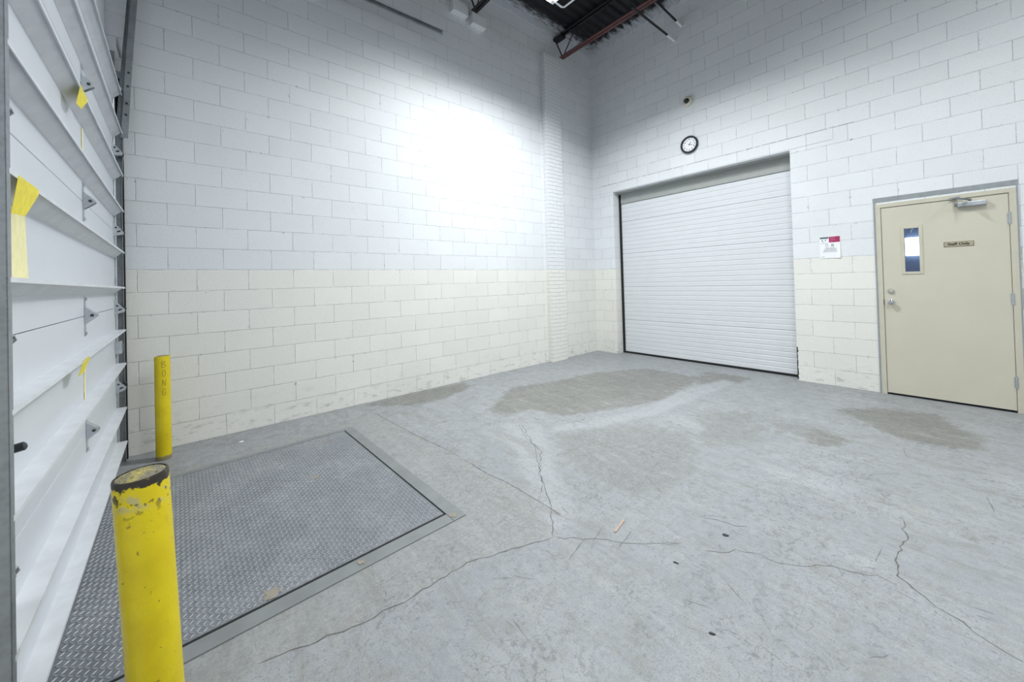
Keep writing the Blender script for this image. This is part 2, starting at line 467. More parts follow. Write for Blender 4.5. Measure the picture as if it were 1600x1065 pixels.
def tag(o, label=None, cat=None, group=None, kind=None):
    if label: o['label'] = label
    if cat: o['category'] = cat
    if group: o['group'] = group
    if kind: o['kind'] = kind
    return o
def thing(name, loc, label, cat, group=None, kind=None, rz=0):
    o = bpy.data.objects.new(name, None); col.objects.link(o)
    o.location = loc; o.rotation_euler = (0, 0, rz); o.empty_display_size = 0.1
    return tag(o, label, cat, group, kind)
def text_mesh(body, size, name, mat, parent, mtx, extrude=0.0006, bold=0.0, align='CENTER', sx=1.0):
    cu = bpy.data.curves.new(name, 'FONT'); cu.body = body; cu.size = size; cu.extrude = extrude; cu.offset = bold
    cu.align_x = align; cu.align_y = 'CENTER'
    tmp = bpy.data.objects.new('tmp_text', cu); col.objects.link(tmp)
    bpy.context.view_layer.update()
    me = bpy.data.meshes.new_from_object(tmp.evaluated_get(bpy.context.evaluated_depsgraph_get()))
    bpy.data.objects.remove(tmp)
    me.name = name
    me.transform(mtx @ Matrix.Diagonal((sx, 1, 1, 1)))
    me.materials.clear(); me.materials.append(mat)
    o = bpy.data.objects.new(name, me); col.objects.link(o); o.parent = parent
    return o
# text facing -x (on the wall at x = const): right of text = -y, up = z
def face_negx(x, y, z):
    return Matrix(((0, 0, -1, x), (-1, 0, 0, y), (0, 1, 0, z), (0, 0, 0, 1)))

# ------------------------------------------------------------------ setting: walls
HT = 5.93       # underside of the deck
YB = -9.2       # far side of the room behind the camera
struct = lambda o: tag(o, kind='structure')
struct(MB().box(-6.95, 0.3, 0, 0.2, -0.1, 6.2).build('wall_left', M['blockA']))
b = MB()
OY0, OY1, OZ = -0.465, -3.245, 3.095    # roller door opening
DY0, DY1, DZ = -4.045, -5.035, 2.215    # personnel door opening
b.box(0, 0.2, OY0, 0.0, -0.1, 6.2)
b.box(0, 0.2, OY1, OY0, OZ, 6.2)
b.box(0, 0.2, DY0, OY1, -0.1, 6.2)
b.box(0, 0.2, DY1, DY0, DZ, 6.2)
b.box(0, 0.2, YB, DY1, -0.1, 6.2)
struct(b.build('wall_back', M['blockB']))
struct(MB().box(-6.95, 0.2, YB-0.2, YB, -0.1, 6.2).build('wall_right', M['blockA']))
THD = 0.028
wc = MB().box(-0.25, -0.05, -9.4, 0.0, -0.1, 6.2).build('wall_front', M['blockC'])
wc.location = (-6.70, 0, 0); wc.rotation_euler = (0, 0, THD); struct(wc)
# brick pilaster bonded to the long wall
struct(MB().box(-1.415, -1.02, -0.1, 0.002, -0.02, 5.46).build('trim_1', M['brick'], bevel=0.006))
# lintel course over the roller door, sitting a little proud
struct(MB().box(-0.006, 0.004, OY1-0.45, 0.0, OZ+0.012, OZ+0.16).build('trim_2', M['blockB'], bevel=0.003))

# ------------------------------------------------------------------ setting: floor
POLY = dict(
 stain=[
  [[-3.7,-1.22],[-2.92,-0.75],[-2.32,-0.9],[-1.36,-1.08],[-0.71,-1.46],[-0.7,-2.33],[-2.0,-2.43],[-2.69,-2.21],[-3.23,-1.95],[-3.34,-1.58],[-3.67,-1.53]],
  [[-1.06,-3.76],[-0.72,-4.07],[-0.57,-4.5],[-1.2,-4.75],[-1.49,-4.77],[-1.59,-4.55],[-1.62,-4.27],[-1.27,-3.99]],
  [[-4.71,-0.04],[-4.04,0.01],[-3.28,-0.05],[-3.22,-0.3],[-3.87,-0.55],[-4.25,-0.5]],
  [[-3.02,-4.59],[-2.96,-4.72],[-3.07,-4.67],[-3.07,-4.61]],
  [[-1.82,-3.75],[-1.92,-4.07],[-2.22,-3.95],[-2.26,-3.75]],
  [[-0.32,-2.17],[-0.23,-2.81],[-0.74,-2.75],[-1.14,-2.34]],
 ],
 worn=[
  [[-3.66,-2.13],[-2.83,-2.6],[-2.63,-3.01],[-2.96,-3.26],[-3.61,-3.44],[-4.06,-3.33],[-4.09,-3.0],[-4.05,-2.68]],
  [[-1.77,-3.38],[-1.68,-3.82],[-1.94,-4.18],[-2.15,-3.94],[-2.22,-3.51]],
  [[-4.83,-3.66],[-4.71,-3.71],[-4.8,-3.85],[-4.94,-3.85],[-4.95,-3.74]],
  [[-4.76,-0.18],[-4.27,-0.66],[-4.21,-1.25],[-4.62,-0.6]],
  [[-2.6,-2.7],[-1.9,-2.9],[-1.7,-3.3],[-2.5,-3.6],[-3.0,-3.3]],
 ],
 fresh=[[[-4.94,-0.42],[-4.66,-0.42],[-4.56,-1.84],[-4.52,-2.36],[-4.48,-2.9],[-4.67,-3.16],[-4.97,-3.05],[-5.29,-3.0],[-5.67,-2.98],[-6.02,-2.9],[-6.16,-2.9],[-6.6,-2.9],[-6.6,-0.6],[-5.0,-0.5]]],
 pale=[
  [[-3.83,-1.62],[-3.55,-1.94],[-4.14,-2.72],[-4.34,-3.07],[-4.64,-3.2],[-4.64,-3.05],[-4.34,-2.53]],
  [[-3.6,-2.03],[-3.06,-2.23],[-2.5,-2.4],[-1.58,-2.39],[-0.59,-2.54],[-0.65,-2.72],[-1.68,-2.66],[-2.58,-2.59],[-3.18,-2.4],[-3.64,-2.16]],
  [[-2.42,-2.62],[-2.34,-2.88],[-2.54,-3.14],[-2.71,-3.1],[-2.64,-2.83]],
  [[-2.9,-3.61],[-2.82,-4.01],[-2.89,-4.22],[-3.03,-4.08],[-3.1,-3.75]],
  [[-1.92,-4.73],[-1.94,-4.89],[-2.23,-4.87],[-2.12,-4.78]],
  [[-3.63,-4.18],[-3.58,-4.41],[-3.7,-4.37],[-3.72,-4.22]],
 ])
xs = np.concatenate([np.arange(-7.0, 0.05, 0.035), [0.32]])
ys = np.concatenate([[YB-0.1, -8, -7, -6.2], np.arange(-5.8, 0.1, 0.035)])
gx, gy = np.meshgrid(xs, ys, indexing='ij')
P = np.stack([gx.ravel(), gy.ravel()], -1)
def sdist(poly):
    poly = np.array(poly); inside = np.zeros(len(P), bool); d = np.full(len(P), 1e9)
    for i in range(len(poly)):
        a, c = poly[i], poly[(i+1) % len(poly)]
        e = c-a; t = np.clip(((P-a)@e)/(e@e), 0, 1)
        d = np.minimum(d, np.linalg.norm(P-(a+t[:, None]*e), axis=1))
        cond = ((a[1] > P[:, 1]) != (c[1] > P[:, 1]))
        with np.errstate(divide='ignore', invalid='ignore'):
            xi = (c[0]-a[0])*(P[:, 1]-a[1])/(c[1]-a[1])+a[0]
        inside ^= cond & (P[:, 0] < xi)
    return np.where(inside, d, -d)
nx, ny = len(xs), len(ys)
idx = np.arange(nx*ny).reshape(nx, ny)
faces = np.stack([idx[:-1, :-1], idx[1:, :-1], idx[1:, 1:], idx[:-1, 1:]], -1).reshape(-1, 4)
me = bpy.data.meshes.new('floor')
me.from_pydata(np.c_[P, np.zeros(len(P))].tolist(), [], faces.tolist())
SOFT = dict(stain=0.10, worn=0.18, fresh=0.05, pale=0.09)
for k, polys in POLY.items():
    val = np.zeros(len(P))
    for q in polys:
        val = np.maximum(val, np.clip(0.5+sdist(q)/(2*SOFT[k]), 0, 1))
    at = me.attributes.new(k, 'FLOAT', 'POINT'); at.data.foreach_set('value', val.astype(np.float32))
me.materials.append(M['floor'])
floor = bpy.data.objects.new('floor', me); col.objects.link(floor); struct(floor)

CR = dict(
 C1=[[-4.68,-3.16],[-4.84,-3.11],[-4.97,-3.05],[-5.14,-3.0],[-5.29,-3.0],[-5.51,-3.0],[-5.67,-2.98],[-5.88,-2.93],[-6.02,-2.9]],
 C2=[[-3.73,-1.82],[-3.87,-2.06],[-3.97,-2.3],[-4.18,-2.55],[-4.32,-2.73],[-4.43,-2.81]],
 C2b=[[-3.71,-1.84],[-3.91,-2.18],[-3.98,-2.37],[-4.25,-2.62],[-4.34,-2.77],[-4.47,-2.95],[-4.67,-3.16]],
 C3=[[-4.66,-0.42],[-4.61,-1.21],[-4.54,-1.81],[-4.53,-2.34],[-4.5,-2.53],[-4.49,-2.91],[-4.5,-3.06]],
 C5=[[-4.68,-3.16],[-4.49,-3.35],[-4.37,-3.51],[-4.21,-3.64]],
 C6=[[-4.17,-3.76],[-4.09,-3.85],[-4.04,-3.86],[-3.99,-3.96],[-3.99,-4.04],[-3.9,-4.15],[-3.84,-4.18],[-3.8,-4.27],[-3.75,-4.36],[-3.76,-4.42]],
 C7=[[-3.06,-4.39],[-3.13,-4.42],[-3.2,-4.41],[-3.27,-4.44],[-3.34,-4.41],[-3.46,-4.41],[-3.55,-4.41],[-3.59,-4.42],[-3.68,-4.42],[-3.76,-4.5],[-3.8,-4.54],[-3.82,-4.61],[-3.88,-4.67],[-3.9,-4.75]],
 C8=[[-1.83,-4.32],[-2.0,-4.36],[-2.0,-4.53]],
 C14=[[-3.43,-3.12],[-3.72,-3.17],[-3.83,-3.35]], C11=[[-3.9,-3.61],[-3.83,-3.79],[-3.79,-3.84]])
SCR = [[[-4.42,-3.3],[-4.55,-3.33]], [[-4.3,-3.42],[-4.49,-3.45]], [[-3.49,-4.35],[-3.64,-4.34]], [[-4.1,-4.3],[-4.14,-4.34]], [[-4.54,-3.28],[-4.74,-3.33]],
       [[-2.4,-4.72],[-2.62,-4.74]], [[-3.0,-3.75],[-3.02,-3.95]], [[-4.3,-3.9],[-4.36,-4.0]]]
def crack_strip(mb, pts, w, jag=0.012, z=0.0006, step=0.03):
    out = []
    for i in range(len(pts)-1):
        a, c = Vector(pts[i]), Vector(pts[i+1]); n = max(1, int((c-a).length/step))
        for k in range(n): out.append(a.lerp(c, k/n))
    out.append(Vector(pts[-1]))
    vs = []; fs = []
    for i, p in enumerate(out):
        t = (out[min(i+1, len(out)-1)]-out[max(i-1, 0)]).normalized(); nn = Vector((-t.y, t.x))
        c = p+nn*random.uniform(-jag, jag)
        ww = w*random.uniform(0.35, 1.2)*(0.3 if i in (0, len(out)-1) else 1)
        vs += [(c.x+nn.x*ww, c.y+nn.y*ww, z), (c.x-nn.x*ww, c.y-nn.y*ww, z)]
    for i in range(len(out)-1): fs.append((2*i, 2*i+1, 2*i+3, 2*i+2))
    mb.add(vs, fs)
WD = dict(C1=0.0045, C3=0.0042, C2=0.003, C2b=0.0035, C7=0.0045, C6=0.003)
for k, pts in CR.items():
    mb = MB(); crack_strip(mb, pts, WD.get(k, 0.0025)*0.8, 0.003 if k == 'C3' else 0.009)
    mb.build('crack', M['crack'], floor)
mb = MB()
for pts in SCR: crack_strip(mb, pts, 0.003, 0.002)
for i in range(60):
    x, y = random.uniform(-5.2, -2.2), random.uniform(-4.8, -2.9); a = random.uniform(-0.3, 1.0)+PI/2; L = random.uniform(0.03, 0.12)
    crack_strip(mb, [[x, y], [x+L*math.cos(a), y+L*math.sin(a)]], 0.0016, 0.003, 0.0006, 0.015)
mb.build('scratch', M['scratch'], floor)

# ------------------------------------------------------------------ setting: steel deck ceiling, joists, bridging
p = []
pitch, dep = 0.15, 0.045
y = 0.1
prof = []
while y > YB-0.1:
    prof += [(y, HT+dep), (y-0.045, HT+dep), (y-0.075, HT), (y-0.12, HT)]
    y -= pitch
vs = []; fs = []
for i, (yy, zz) in enumerate(prof):
    vs += [(-7.1, yy, zz), (0.25, yy, zz)]
for i in range(len(prof)-1): fs.append((2*i, 2*i+1, 2*i+3, 2*i+2))
n0 = len(vs)
dk = MB(); dk.add(vs, fs)
dk.box(-7.1, 0.25, YB-0.2, 0.2, HT+0.06, HT+0.12)
struct(dk.build('ceiling', M['deck']))

def joist(x, label):
    j = thing('roof_joist', (x, 0, HT), label, 'joist', 'open web roof joists')
    zb = -0.45
    for z, nm, yend in ((-0.035, 'top_chord', -0.01), (zb, 'bottom_chord', -0.13)):
        c = MB()
        for sx in (-1, 1):
            c.box(sx*0.008, sx*0.055, YB+0.1, yend, z-0.003, z+0.003)
            c.box(sx*0.008, sx*0.013, YB+0.1, yend, z-0.003 if z > zb else z, (z+0.045) if z == zb else z-0.05+0.082)
        c.build(nm, M['blacksteel'] if z != zb or x < -2 else M['red'], j)
    ny_ = 0
    yy = -0.18; k = 0
    wb = MB()
    while yy > -6:
        z0, z1 = (zb+0.01, -0.04) if k % 2 == 0 else (-0.04, zb+0.01)
        wb.tube([(0, yy, z0), (0, yy-0.32, z1)], 0.009, 8)
        yy -= 0.32; k += 1
    wb.tube([(0, -0.16, zb+0.02), (0, 0.0, -0.05)], 0.011, 8)
    wb.build('web', M['blacksteel'], j)
    MB().box(-0.06, 0.06, -0.20, 0.0, -0.09, -0.045).build('bearing_seat', M['blacksteel'], j)
    return j
joist(-1.0, 'red and black open web roof joist above the brick pilaster')
j2 = joist(-2.93, 'dark open web roof joist meeting the long wall between two white blocks')
def bridging(pts, label):
    g = thing('bridging_angle', pts[-1], label, 'brace', 'bridging angles on the door wall')
    o = Vector(pts[-1]); P_ = [Vector(q)-o for q in pts]
    MB().tube([P_[0], P_[0].lerp(P_[1], 0.80)], 0.016, 4).build('bar', M['red'] if pts[0][2] < 5.3 else M['blacksteel'], g)
    MB().tube([P_[0].lerp(P_[1], 0.80), P_[1]], 0.024, 4).build('painted_end', M['white'], g)
bridging([(-1.36, -1.78, 5.30), (-0.008, -1.75, 5.36)], 'thin red bridging bar reaching the door wall below its neighbour')
bridging([(-0.6, -1.72, 5.80), (-0.008, -1.87, 5.54)], 'short black bridging bar reaching the door wall just under the deck')
for x0, x1, z0, z1, lb in ((-3.27, -3.01, 5.39, 5.56, 'white bearing block at the left of the dark joist end'), (-2.93, -2.68, 5.34, 5.50, 'white bearing block at the right of the dark joist end')):
    o = MB().box(x0, x1, -0.10, 0.0, z0, z1).build('bearing_block', M['white'], bevel=0.006)
    tag(o, lb, 'block', 'white blocks at the joist end')

# ------------------------------------------------------------------ light fixtures
def build_fixture(x, y, z, L, label):
    f = thing('strip_light', (x, y, z), label, 'ceiling light', 'fluorescent strip lights under the deck')
    h = MB()
    prof = [(-0.07, 0.07), (-0.16, -0.045), (-0.155, -0.047), (-0.067, 0.064), (0.067, 0.064), (0.155, -0.047), (0.16, -0.045), (0.07, 0.07)]
    h.prism(prof, -L/2, L/2, 0)
    for sx in (-1, 1):
        h.prism([(-0.16, -0.045), (0.16, -0.045), (0.07, 0.07), (-0.07, 0.07)], sx*L/2-0.002, sx*L/2+0.002, 0)
    h.build('reflector', M['white'], f)
    for sy in (-0.045, 0.045):
        MB().tube([(-L/2+0.02, sy, 0.03), (L/2-0.02, sy, 0.03)], 0.013, 10).build('tube', M['tube'], f, smooth=True)
    for sx in (-0.8, 0.8):
        MB().tube([(sx*L/2, 0, 0.07), (sx*L/2, 0, HT-z)], 0.004, 6).build('hanger', M['blacksteel'], f)
    g = MB()
    e = L/2+0.16
    g.tube([(L/2-0.05, -0.12, -0.03), (e-0.03, -0.12, -0.04), (e, -0.10, -0.04), (e, 0.10, -0.04), (e-0.03, 0.12, -0.04), (L/2-0.05, 0.12, -0.03)], 0.011, 8)
    g.build('wire_guard', M['white'], f, smooth=True)
    return f
labs = ['white strip light with wire guard end at the top edge, nearest the long wall', 'white strip light beside the wire guarded one, further from the long wall', 'unseen strip light added as fill over the middle of the floor', 'unseen strip light added as fill at the far side of the room']
for (x, y, z, L, P_, B_), lb in zip(FIXTURES, labs):
    build_fixture(x, y, z, L, lb)

# ------------------------------------------------------------------ roller door in its opening
d2 = thing('door_1', (0.2, (OY0+OY1)/2, 0), 'closed white ribbed sectional door in the recess under the clock', 'door', kind='structure')
hw = (OY0-OY1)/2
seams = [0.03, 0.64, 1.27, 1.91, 2.53, 2.875]
for i in range(5):
    z0, z1 = seams[i]+0.0015, seams[i+1]-0.0015
    nrib = 8 if i < 4 else 4
    n = nrib*6
    prof = []
    rh = (z1-z0)/nrib
    front = []
    for k in range(nrib):
        a = z0+k*rh
        front += [(0.002, a), (-0.004, a+0.004), (-0.004, a+rh-0.012), (0.001, a+rh-0.006)]
    front.append((0.002, z1))
    poly = [(0.04, z0)]+front+[(0.04, z1)]
    MB().prism([(px_, pz_) for px_, pz_ in poly], -hw+0.03, hw-0.045, 1).build('panel', M['ribwhite'], d2)
MB().box(-0.012, 0.03, -hw+0.0, hw, 0.0, 0.03).build('bottom_seal', M['blackrubber'], d2)
MB().box(-0.02, 0.03, hw-0.045, hw, 0.0, 3.06).build('side_seal', M['blackrubber'], d2)
MB().box(-0.014, 0.03, -hw, -hw+0.03, 0.0, 0.58).build('side_seal', M['blackrubber'], d2)
MB().box(0.0, 0.03, -hw, -hw+0.03, 0.58, 3.06).build('side_trim', M['ribwhite'], d2)
fb = MB().box(-0.015, 0.03, -hw, hw, 2.877, OZ).build('header_fascia', M['fascia'], d2)
MB().box(-0.075, -0.015, -hw, hw, OZ-0.03, OZ).build('header_angle', M['fascia'], d2)

g = MB(); zz = 0.02
while zz < 0.44:
    hh = random.uniform(0.02, 0.05); g.box(-0.002, 0.012, OY1-random.uniform(0.006, 0.016), OY1+0.001, zz, zz+hh); zz += hh
struct(g.build('trim_4', M['blackrubber']))
g = MB(); yy = -0.2
while yy > -3.8:
    hh = random.uniform(0.05, 0.2); z_ = OZ+0.165+random.uniform(-0.002, 0.002); g.box(-0.002, 0.002, yy-hh, yy, z_-random.uniform(0.001, 0.003), z_+0.001); yy -= hh*random.uniform(1.0, 1.3)
struct(g.build('trim_5', M['crack']))

# ------------------------------------------------------------------ personnel door
d3 = thing('door_2', (0, (DY0+DY1)/2, 0), 'beige steel door with narrow window and Staff Only sign', 'door', kind='structure')
W2 = (DY0-DY1)/2
fr = MB()
FW = 0.045
fr.box(-0.012, 0.12, -W2, -W2+FW, 0, DZ-FW); fr.box(-0.012, 0.12, W2-FW, W2, 0, DZ-FW); fr.box(-0.012, 0.12, -W2, W2, DZ-FW, DZ)
fr.box(0.05, 0.12, -W2+FW, -W2+FW+0.015, 0, DZ-FW-0.016); fr.box(0.05, 0.12, W2-FW-0.015, W2-FW, 0, DZ-FW-0.016); fr.box(0.05, 0.12, -W2+FW, W2-FW, DZ-FW-0.015, DZ-FW-0.0005)
fr.build('frame', M['beige_frame'], d3, bevel=0.002)
lw = W2-FW-0.003
GY0, GY1, GZ0, GZ1 = 0.29, 0.135, 1.395, 1.925     # glass opening, relative y (from centre -4.54)
lf = MB()
z0, z1 = 0.022, DZ-FW-0.004
lf.box(-0.002, 0.043, -lw, GY1, z0, z1); lf.box(-0.002, 0.043, GY0, lw, z0, z1)
lf.box(-0.002, 0.043, GY1, GY0, z0, GZ0); lf.box(-0.002, 0.043, GY1, GY0, GZ1, z1)
leaf = lf.build('leaf', M['beige'], d3)
# glazing bead, glass
gb = MB(); t = 0.022
gb.box(-0.009, 0.046, GY1-0.006, GY1+t, GZ0-0.006, GZ1+0.006); gb.box(-0.009, 0.046, GY0-t, GY0+0.006, GZ0-0.006, GZ1+0.006)
gb.box(-0.009, 0.046, GY1+t, GY0-t, GZ0-0.006, GZ0+t); gb.box(-0.009, 0.046, GY1+t, GY0-t, GZ1-t, GZ1+0.006)
gb.build('window_frame', M['beige_frame'], d3, bevel=0.002)
MB().box(0.015, 0.02, GY1+t-0.002, GY0-t+0.002, GZ0+t-0.002, GZ1-t+0.002).build('window_pane', M['glass'], d3)
# black strip standing in for the shade under the door leaf
MB().box(0.0, 0.12, -W2+FW, W2-FW, 0.0, 0.006).build('leaf_gap_shade', M['blackrubber'], d3)
# knob and deadbolt
k = MB().lathe([(0.033, 0), (0.033, 0.006), (0.014, 0.010), (0.012, 0.028), (0.024, 0.036), (0.029, 0.048), (0.027, 0.060), (0.014, 0.067), (0.002, 0.068)], 'x', (-0.002, 0.39, 1.075), 28).build('knob', M['chrome'], d3, smooth=True)
tag(k, 'round chrome door knob')
k = MB().lathe([(0.029, 0), (0.029, 0.008), (0.020, 0.020), (0.018, 0.024), (0.002, 0.025)], 'x', (-0.002, 0.39, 1.20), 28)
k.box(-0.032, -0.02, 0.386, 0.394, 1.192, 1.208)
tag(k.build('deadbolt', M['chrome'], d3, smooth=True), 'round chrome deadbolt')
MB().box(-0.0125, 0.0, lw+0.001, lw+0.006, 1.04, 1.10).build('strike', M['darkmetal'], d3)
for z in (1.92, 1.12, 0.30):
    h = MB().tube([(-0.014, -lw-0.004, z-0.055), (-0.014, -lw-0.004, z+0.055)], 0.008, 12)
    h.box(-0.0125, -0.001, -lw-0.014, -lw-0.002, z-0.05, z+0.05)
    h.box(-0.006, -0.001, -lw, -lw+0.012, z-0.05, z+0.05)
    h.tube([(-0.014, -lw-0.004, z-0.062), (-0.014, -lw-0.004, z+0.062)], 0.005, 10)
    tag(h.build('hinge', M['galv'], d3, smooth=True), 'silver butt hinge')
# closer: body on the leaf, arm folding up to the frame head
cb = MB().box(-0.058, -0.002, -0.315, -0.125, 2.075, 2.125)
cb = cb.build('closer_body', M['galv'], d3, bevel=0.008, seg=3)
MB().tube([(-0.036, -0.125, 2.10), (-0.036, -0.105, 2.10)], 0.018, 14).build('closer_cap', M['galv_dark'], cb, smooth=True)
ca = MB().tube([(-0.036, -0.21, 2.12), (-0.036, -0.21, 2.145)], 0.012, 12)
ca.tube([(-0.036, -0.21, 2.143), (-0.20, -0.13, 2.150)], 0.010, 8)
ca.tube([(-0.20, -0.13, 2.150), (-0.20, -0.13, 2.165)], 0.011, 10)
ca.tube([(-0.20, -0.13, 2.162), (-0.03, -0.10, 2.172)], 0.010, 8)
ca.box(-0.04, -0.012, -0.13, -0.07, 2.165, 2.185)
ca.build('closer_arm', M['galv_dark'], d3, smooth=True)
sp = MB().box(-0.006, -0.002, -0.12-0.103, -0.12+0.103, 1.655, 1.727)
sp = MB().box(-0.006, -0.002, -0.225, -0.02, 1.668, 1.722).build('sign', M['signplate'], d3, bevel=0.001)
tag(sp, 'small tan sign reading Staff Only')
text_mesh('Staff Only', 0.036, 'lettering', M['blackink'], sp, face_negx(-0.0065, -0.1225, 1.695), bold=0.0012, sx=1.05)
bd = MB()
for (a0, a1, c0, c1) in ((-0.223, -0.022, 1.718, 1.7205), (-0.223, -0.022, 1.6695, 1.672), (-0.223, -0.2205, 1.67, 1.72), (-0.0245, -0.022, 1.67, 1.72)):
    bd.box(-0.0068, -0.006, a0, a1, c0, c1)
bd.build('sign_border', M['blackink'], sp)
# grey mortar and sealant around the frame
g = MB()
g.box(-0.0135, 0.01, DY0-0.002, DY0+0.014, 0.0, DZ+0.025)
g.box(-0.004, 0.002, DY1-0.012, DY0+0.018, DZ+0.025, DZ+0.075)
g.box(-0.0125, 0.01, DY1-0.010, DY1+0.001, 0.0, DZ+0.025)
struct(g.build('trim_3', M['greyseal']))

# small room seen through the door glass
q = MB()
q.box(0.22, 3.2, -5.6, -3.3, -0.1, -0.05); q.box(0.22, 3.2, -5.6, -3.3, 2.6, 2.65)
q.box(3.15, 3.2, -5.6, -3.3, -0.05, 2.6); q.box(0.22, 3.2, -5.65, -5.6, -0.1, 2.65); q.box(0.22, 3.2, -3.3, -3.25, -0.1, 2.65)
struct(q.build('wall_beyond_door', M['room']))
bl = MB().box(3.09, 3.15, -4.34, -4.10, 1.68, 1.99).build('wall_light', M['litpane'], bevel=0.01)
tag(bl, 'bright square wall light seen through the narrow door window', 'wall light')
for k2, (yy, zz, r) in enumerate(((-4.3, 2.05, 0.12),)):
    pts = [(2.9, yy+r*math.cos(a), zz+r*math.sin(a)) for a in np.linspace(0.1, 2.6, 12)]
    o = MB().tube([tuple(map(float, v)) for v in pts]+[(3.148, yy-r*0.8, zz+0.05)], 0.008, 8).build('cable_loop', M['white'], smooth=True)
    tag(o, 'thin pale cable loop above the light behind the door window', 'cable')

# ------------------------------------------------------------------ clock, camera, notice on the back wall
ck = thing('wall_clock', (0, -1.935, 3.567), 'round black rimmed wall clock above the roller door', 'clock')
MB().lathe([(0.130, 0.0), (0.138, 0.012), (0.138, 0.034), (0.130, 0.042), (0.118, 0.042), (0.108, 0.030), (0.108, 0.02), (0.10, 0.02)], 'x', n=48).build('rim', M['black'], ck, smooth=True)
MB().lathe([(0.110, 0.018), (0.110, 0.022), (0.001, 0.0225)], 'x', n=48).build('dial', M['paper'], ck)
for h in range(1, 13):
    a = PI/2-h*PI/6
    text_mesh(str(h), 0.030, 'numeral', M['blackink'], ck, face_negx(-0.0235, -0.085*math.cos(a), 0.085*math.sin(a)), bold=0.0008)
def hand(ang, L, w, x, nm):
    a = PI/2-math.radians(ang); dy, dz = -math.cos(a), math.sin(a); ny_, nz = -dz, dy
    t0 = -0.012
    pts = [(dy*t0+ny_*w, dz*t0+nz*w), (dy*t0-ny_*w, dz*t0-nz*w), (dy*L-ny_*w*.5, dz*L-nz*w*.5), (dy*L+ny_*w*.5, dz*L+nz*w*.5)]
    MB().prism(pts, x-0.0008, x+0.0008, 0).build(nm, M['blackink'], ck)
hand(39, 0.050, 0.0045, -0.0255, 'hour_hand'); hand(108, 0.078, 0.0032, -0.0275, 'minute_hand')
MB().lathe([(0.006, 0.022), (0.006, 0.03), (0.001, 0.031)], 'x', n=16).build('hand_hub', M['blackink'], ck)

sc = thing('security_camera', (0, -1.93, 4.27), 'small white dome security camera on the wall above the clock', 'security camera')
MB().lathe([(0.078, 0), (0.080, 0.02), (0.076, 0.045), (0.060, 0.062), (0.052, 0.062), (0.050, 0.055)], 'x', n=32).build('housing', M['cream'], sc, smooth=True)
MB().lathe([(0.042, 0.055), (0.041, 0.062), (0.036, 0.074), (0.026, 0.084), (0.013, 0.089), (0.001, 0.090)], 'x', n=32).build('dome', M['dome'], sc, smooth=True)
MB().lathe([(0.010, 0.083), (0.010, 0.090), (0.001, 0.091)], 'x', (0, 0.014, 0.008), 16).build('lens', M['black'], sc, smooth=True)

nt = thing('notice', (0, -3.625, 1.752), 'white paper notice with magenta corner between the roller door and the beige door', 'notice')
# sheet whose lower left corner lifts off the wall
vs = []; n = 12
for i in range(n+1):
    for j in range(n+1):
        yy = 0.10-0.20*i/n; zz = -0.138+0.276*j/n
        lift = 0.004+0.010*max(0, (i/n-0.7))*max(0, 0.45-j/n)*7
        vs.append((-lift, yy, zz))
fs = [(i*(n+1)+j, (i+1)*(n+1)+j, (i+1)*(n+1)+j+1, i*(n+1)+j+1) for i in range(n) for j in range(n)]
pg = MB().add(vs, fs).build('sheet', M['paper'], nt)
sd = pg.modifiers.new('solid', 'SOLIDIFY'); sd.thickness = 0.0012
def ink(nm, mat, y0, y1, z0, z1, x=-0.0062):
    return MB().box(x-0.0004, x, y0, y1, z0, z1).build(nm, mat, nt)
ink('header_block', M['magenta'], -0.097, -0.01+0.018, 0.062, 0.134)
ink('header_bar', M['slate'], 0.012, 0.096, 0.112, 0.134)
w_ = MB()
for k2, (a, c) in enumerate(((0.0, -0.045), (0.0, -0.052), (0.0, -0.055), (0.0, -0.03))):
    w_.box(-0.0072, -0.0068, c, a, 0.122-k2*0.016, 0.125-k2*0.016)
w_.build('header_text', M['pinkink'], nt)
w_ = MB()
w_.prism([(0.082, 0.100), (0.070, 0.100), (0.062, 0.070), (0.070, 0.070)], -0.0070, -0.0064, 0)
w_.prism([(0.040, 0.104), (0.030, 0.104), (0.044, 0.078), (0.050, 0.078)], -0.0070, -0.0064, 0)
w_.box(-0.0070, -0.0064, 0.02, 0.094, 0.052, 0.055)
w_.build('picture', M['greyink'], nt)
for yy in (0.030, -0.018, -0.032):
    w_ = MB(); ring = []
    for a in range(16):
        t_ = 2*PI*a/16; ring.append((-0.0068, yy+0.012*math.cos(t_)*(1 if yy > 0 else 0.35), 0.026+0.016*math.sin(t_)))
    w_.tube(ring+[ring[0]], 0.0016, 5)
    w_.build('symbol', M['greyink'], nt)
for k2, (a, c) in enumerate(((0.045, -0.05), (0.055, -0.062), (0.062, -0.068), (0.066, -0.07))):
    yy = a; w_ = MB()
    while yy > c:
        L_ = random.uniform(0.008, 0.02); w_.box(-0.0068, -0.0064, max(c, yy-L_), yy, -0.012-k2*0.015, -0.006-k2*0.015); yy -= L_+0.004
    w_.build('text_line', M['greyink'], nt)
MB().box(-0.0068, -0.0064, 0.055, 0.085, -0.122, -0.118).build('footer_text', M['greyink'], nt)
MB().box(-0.0068, -0.0064, -0.085, -0.045, -0.118, -0.115).build('footer_text', M['greyink'], nt)

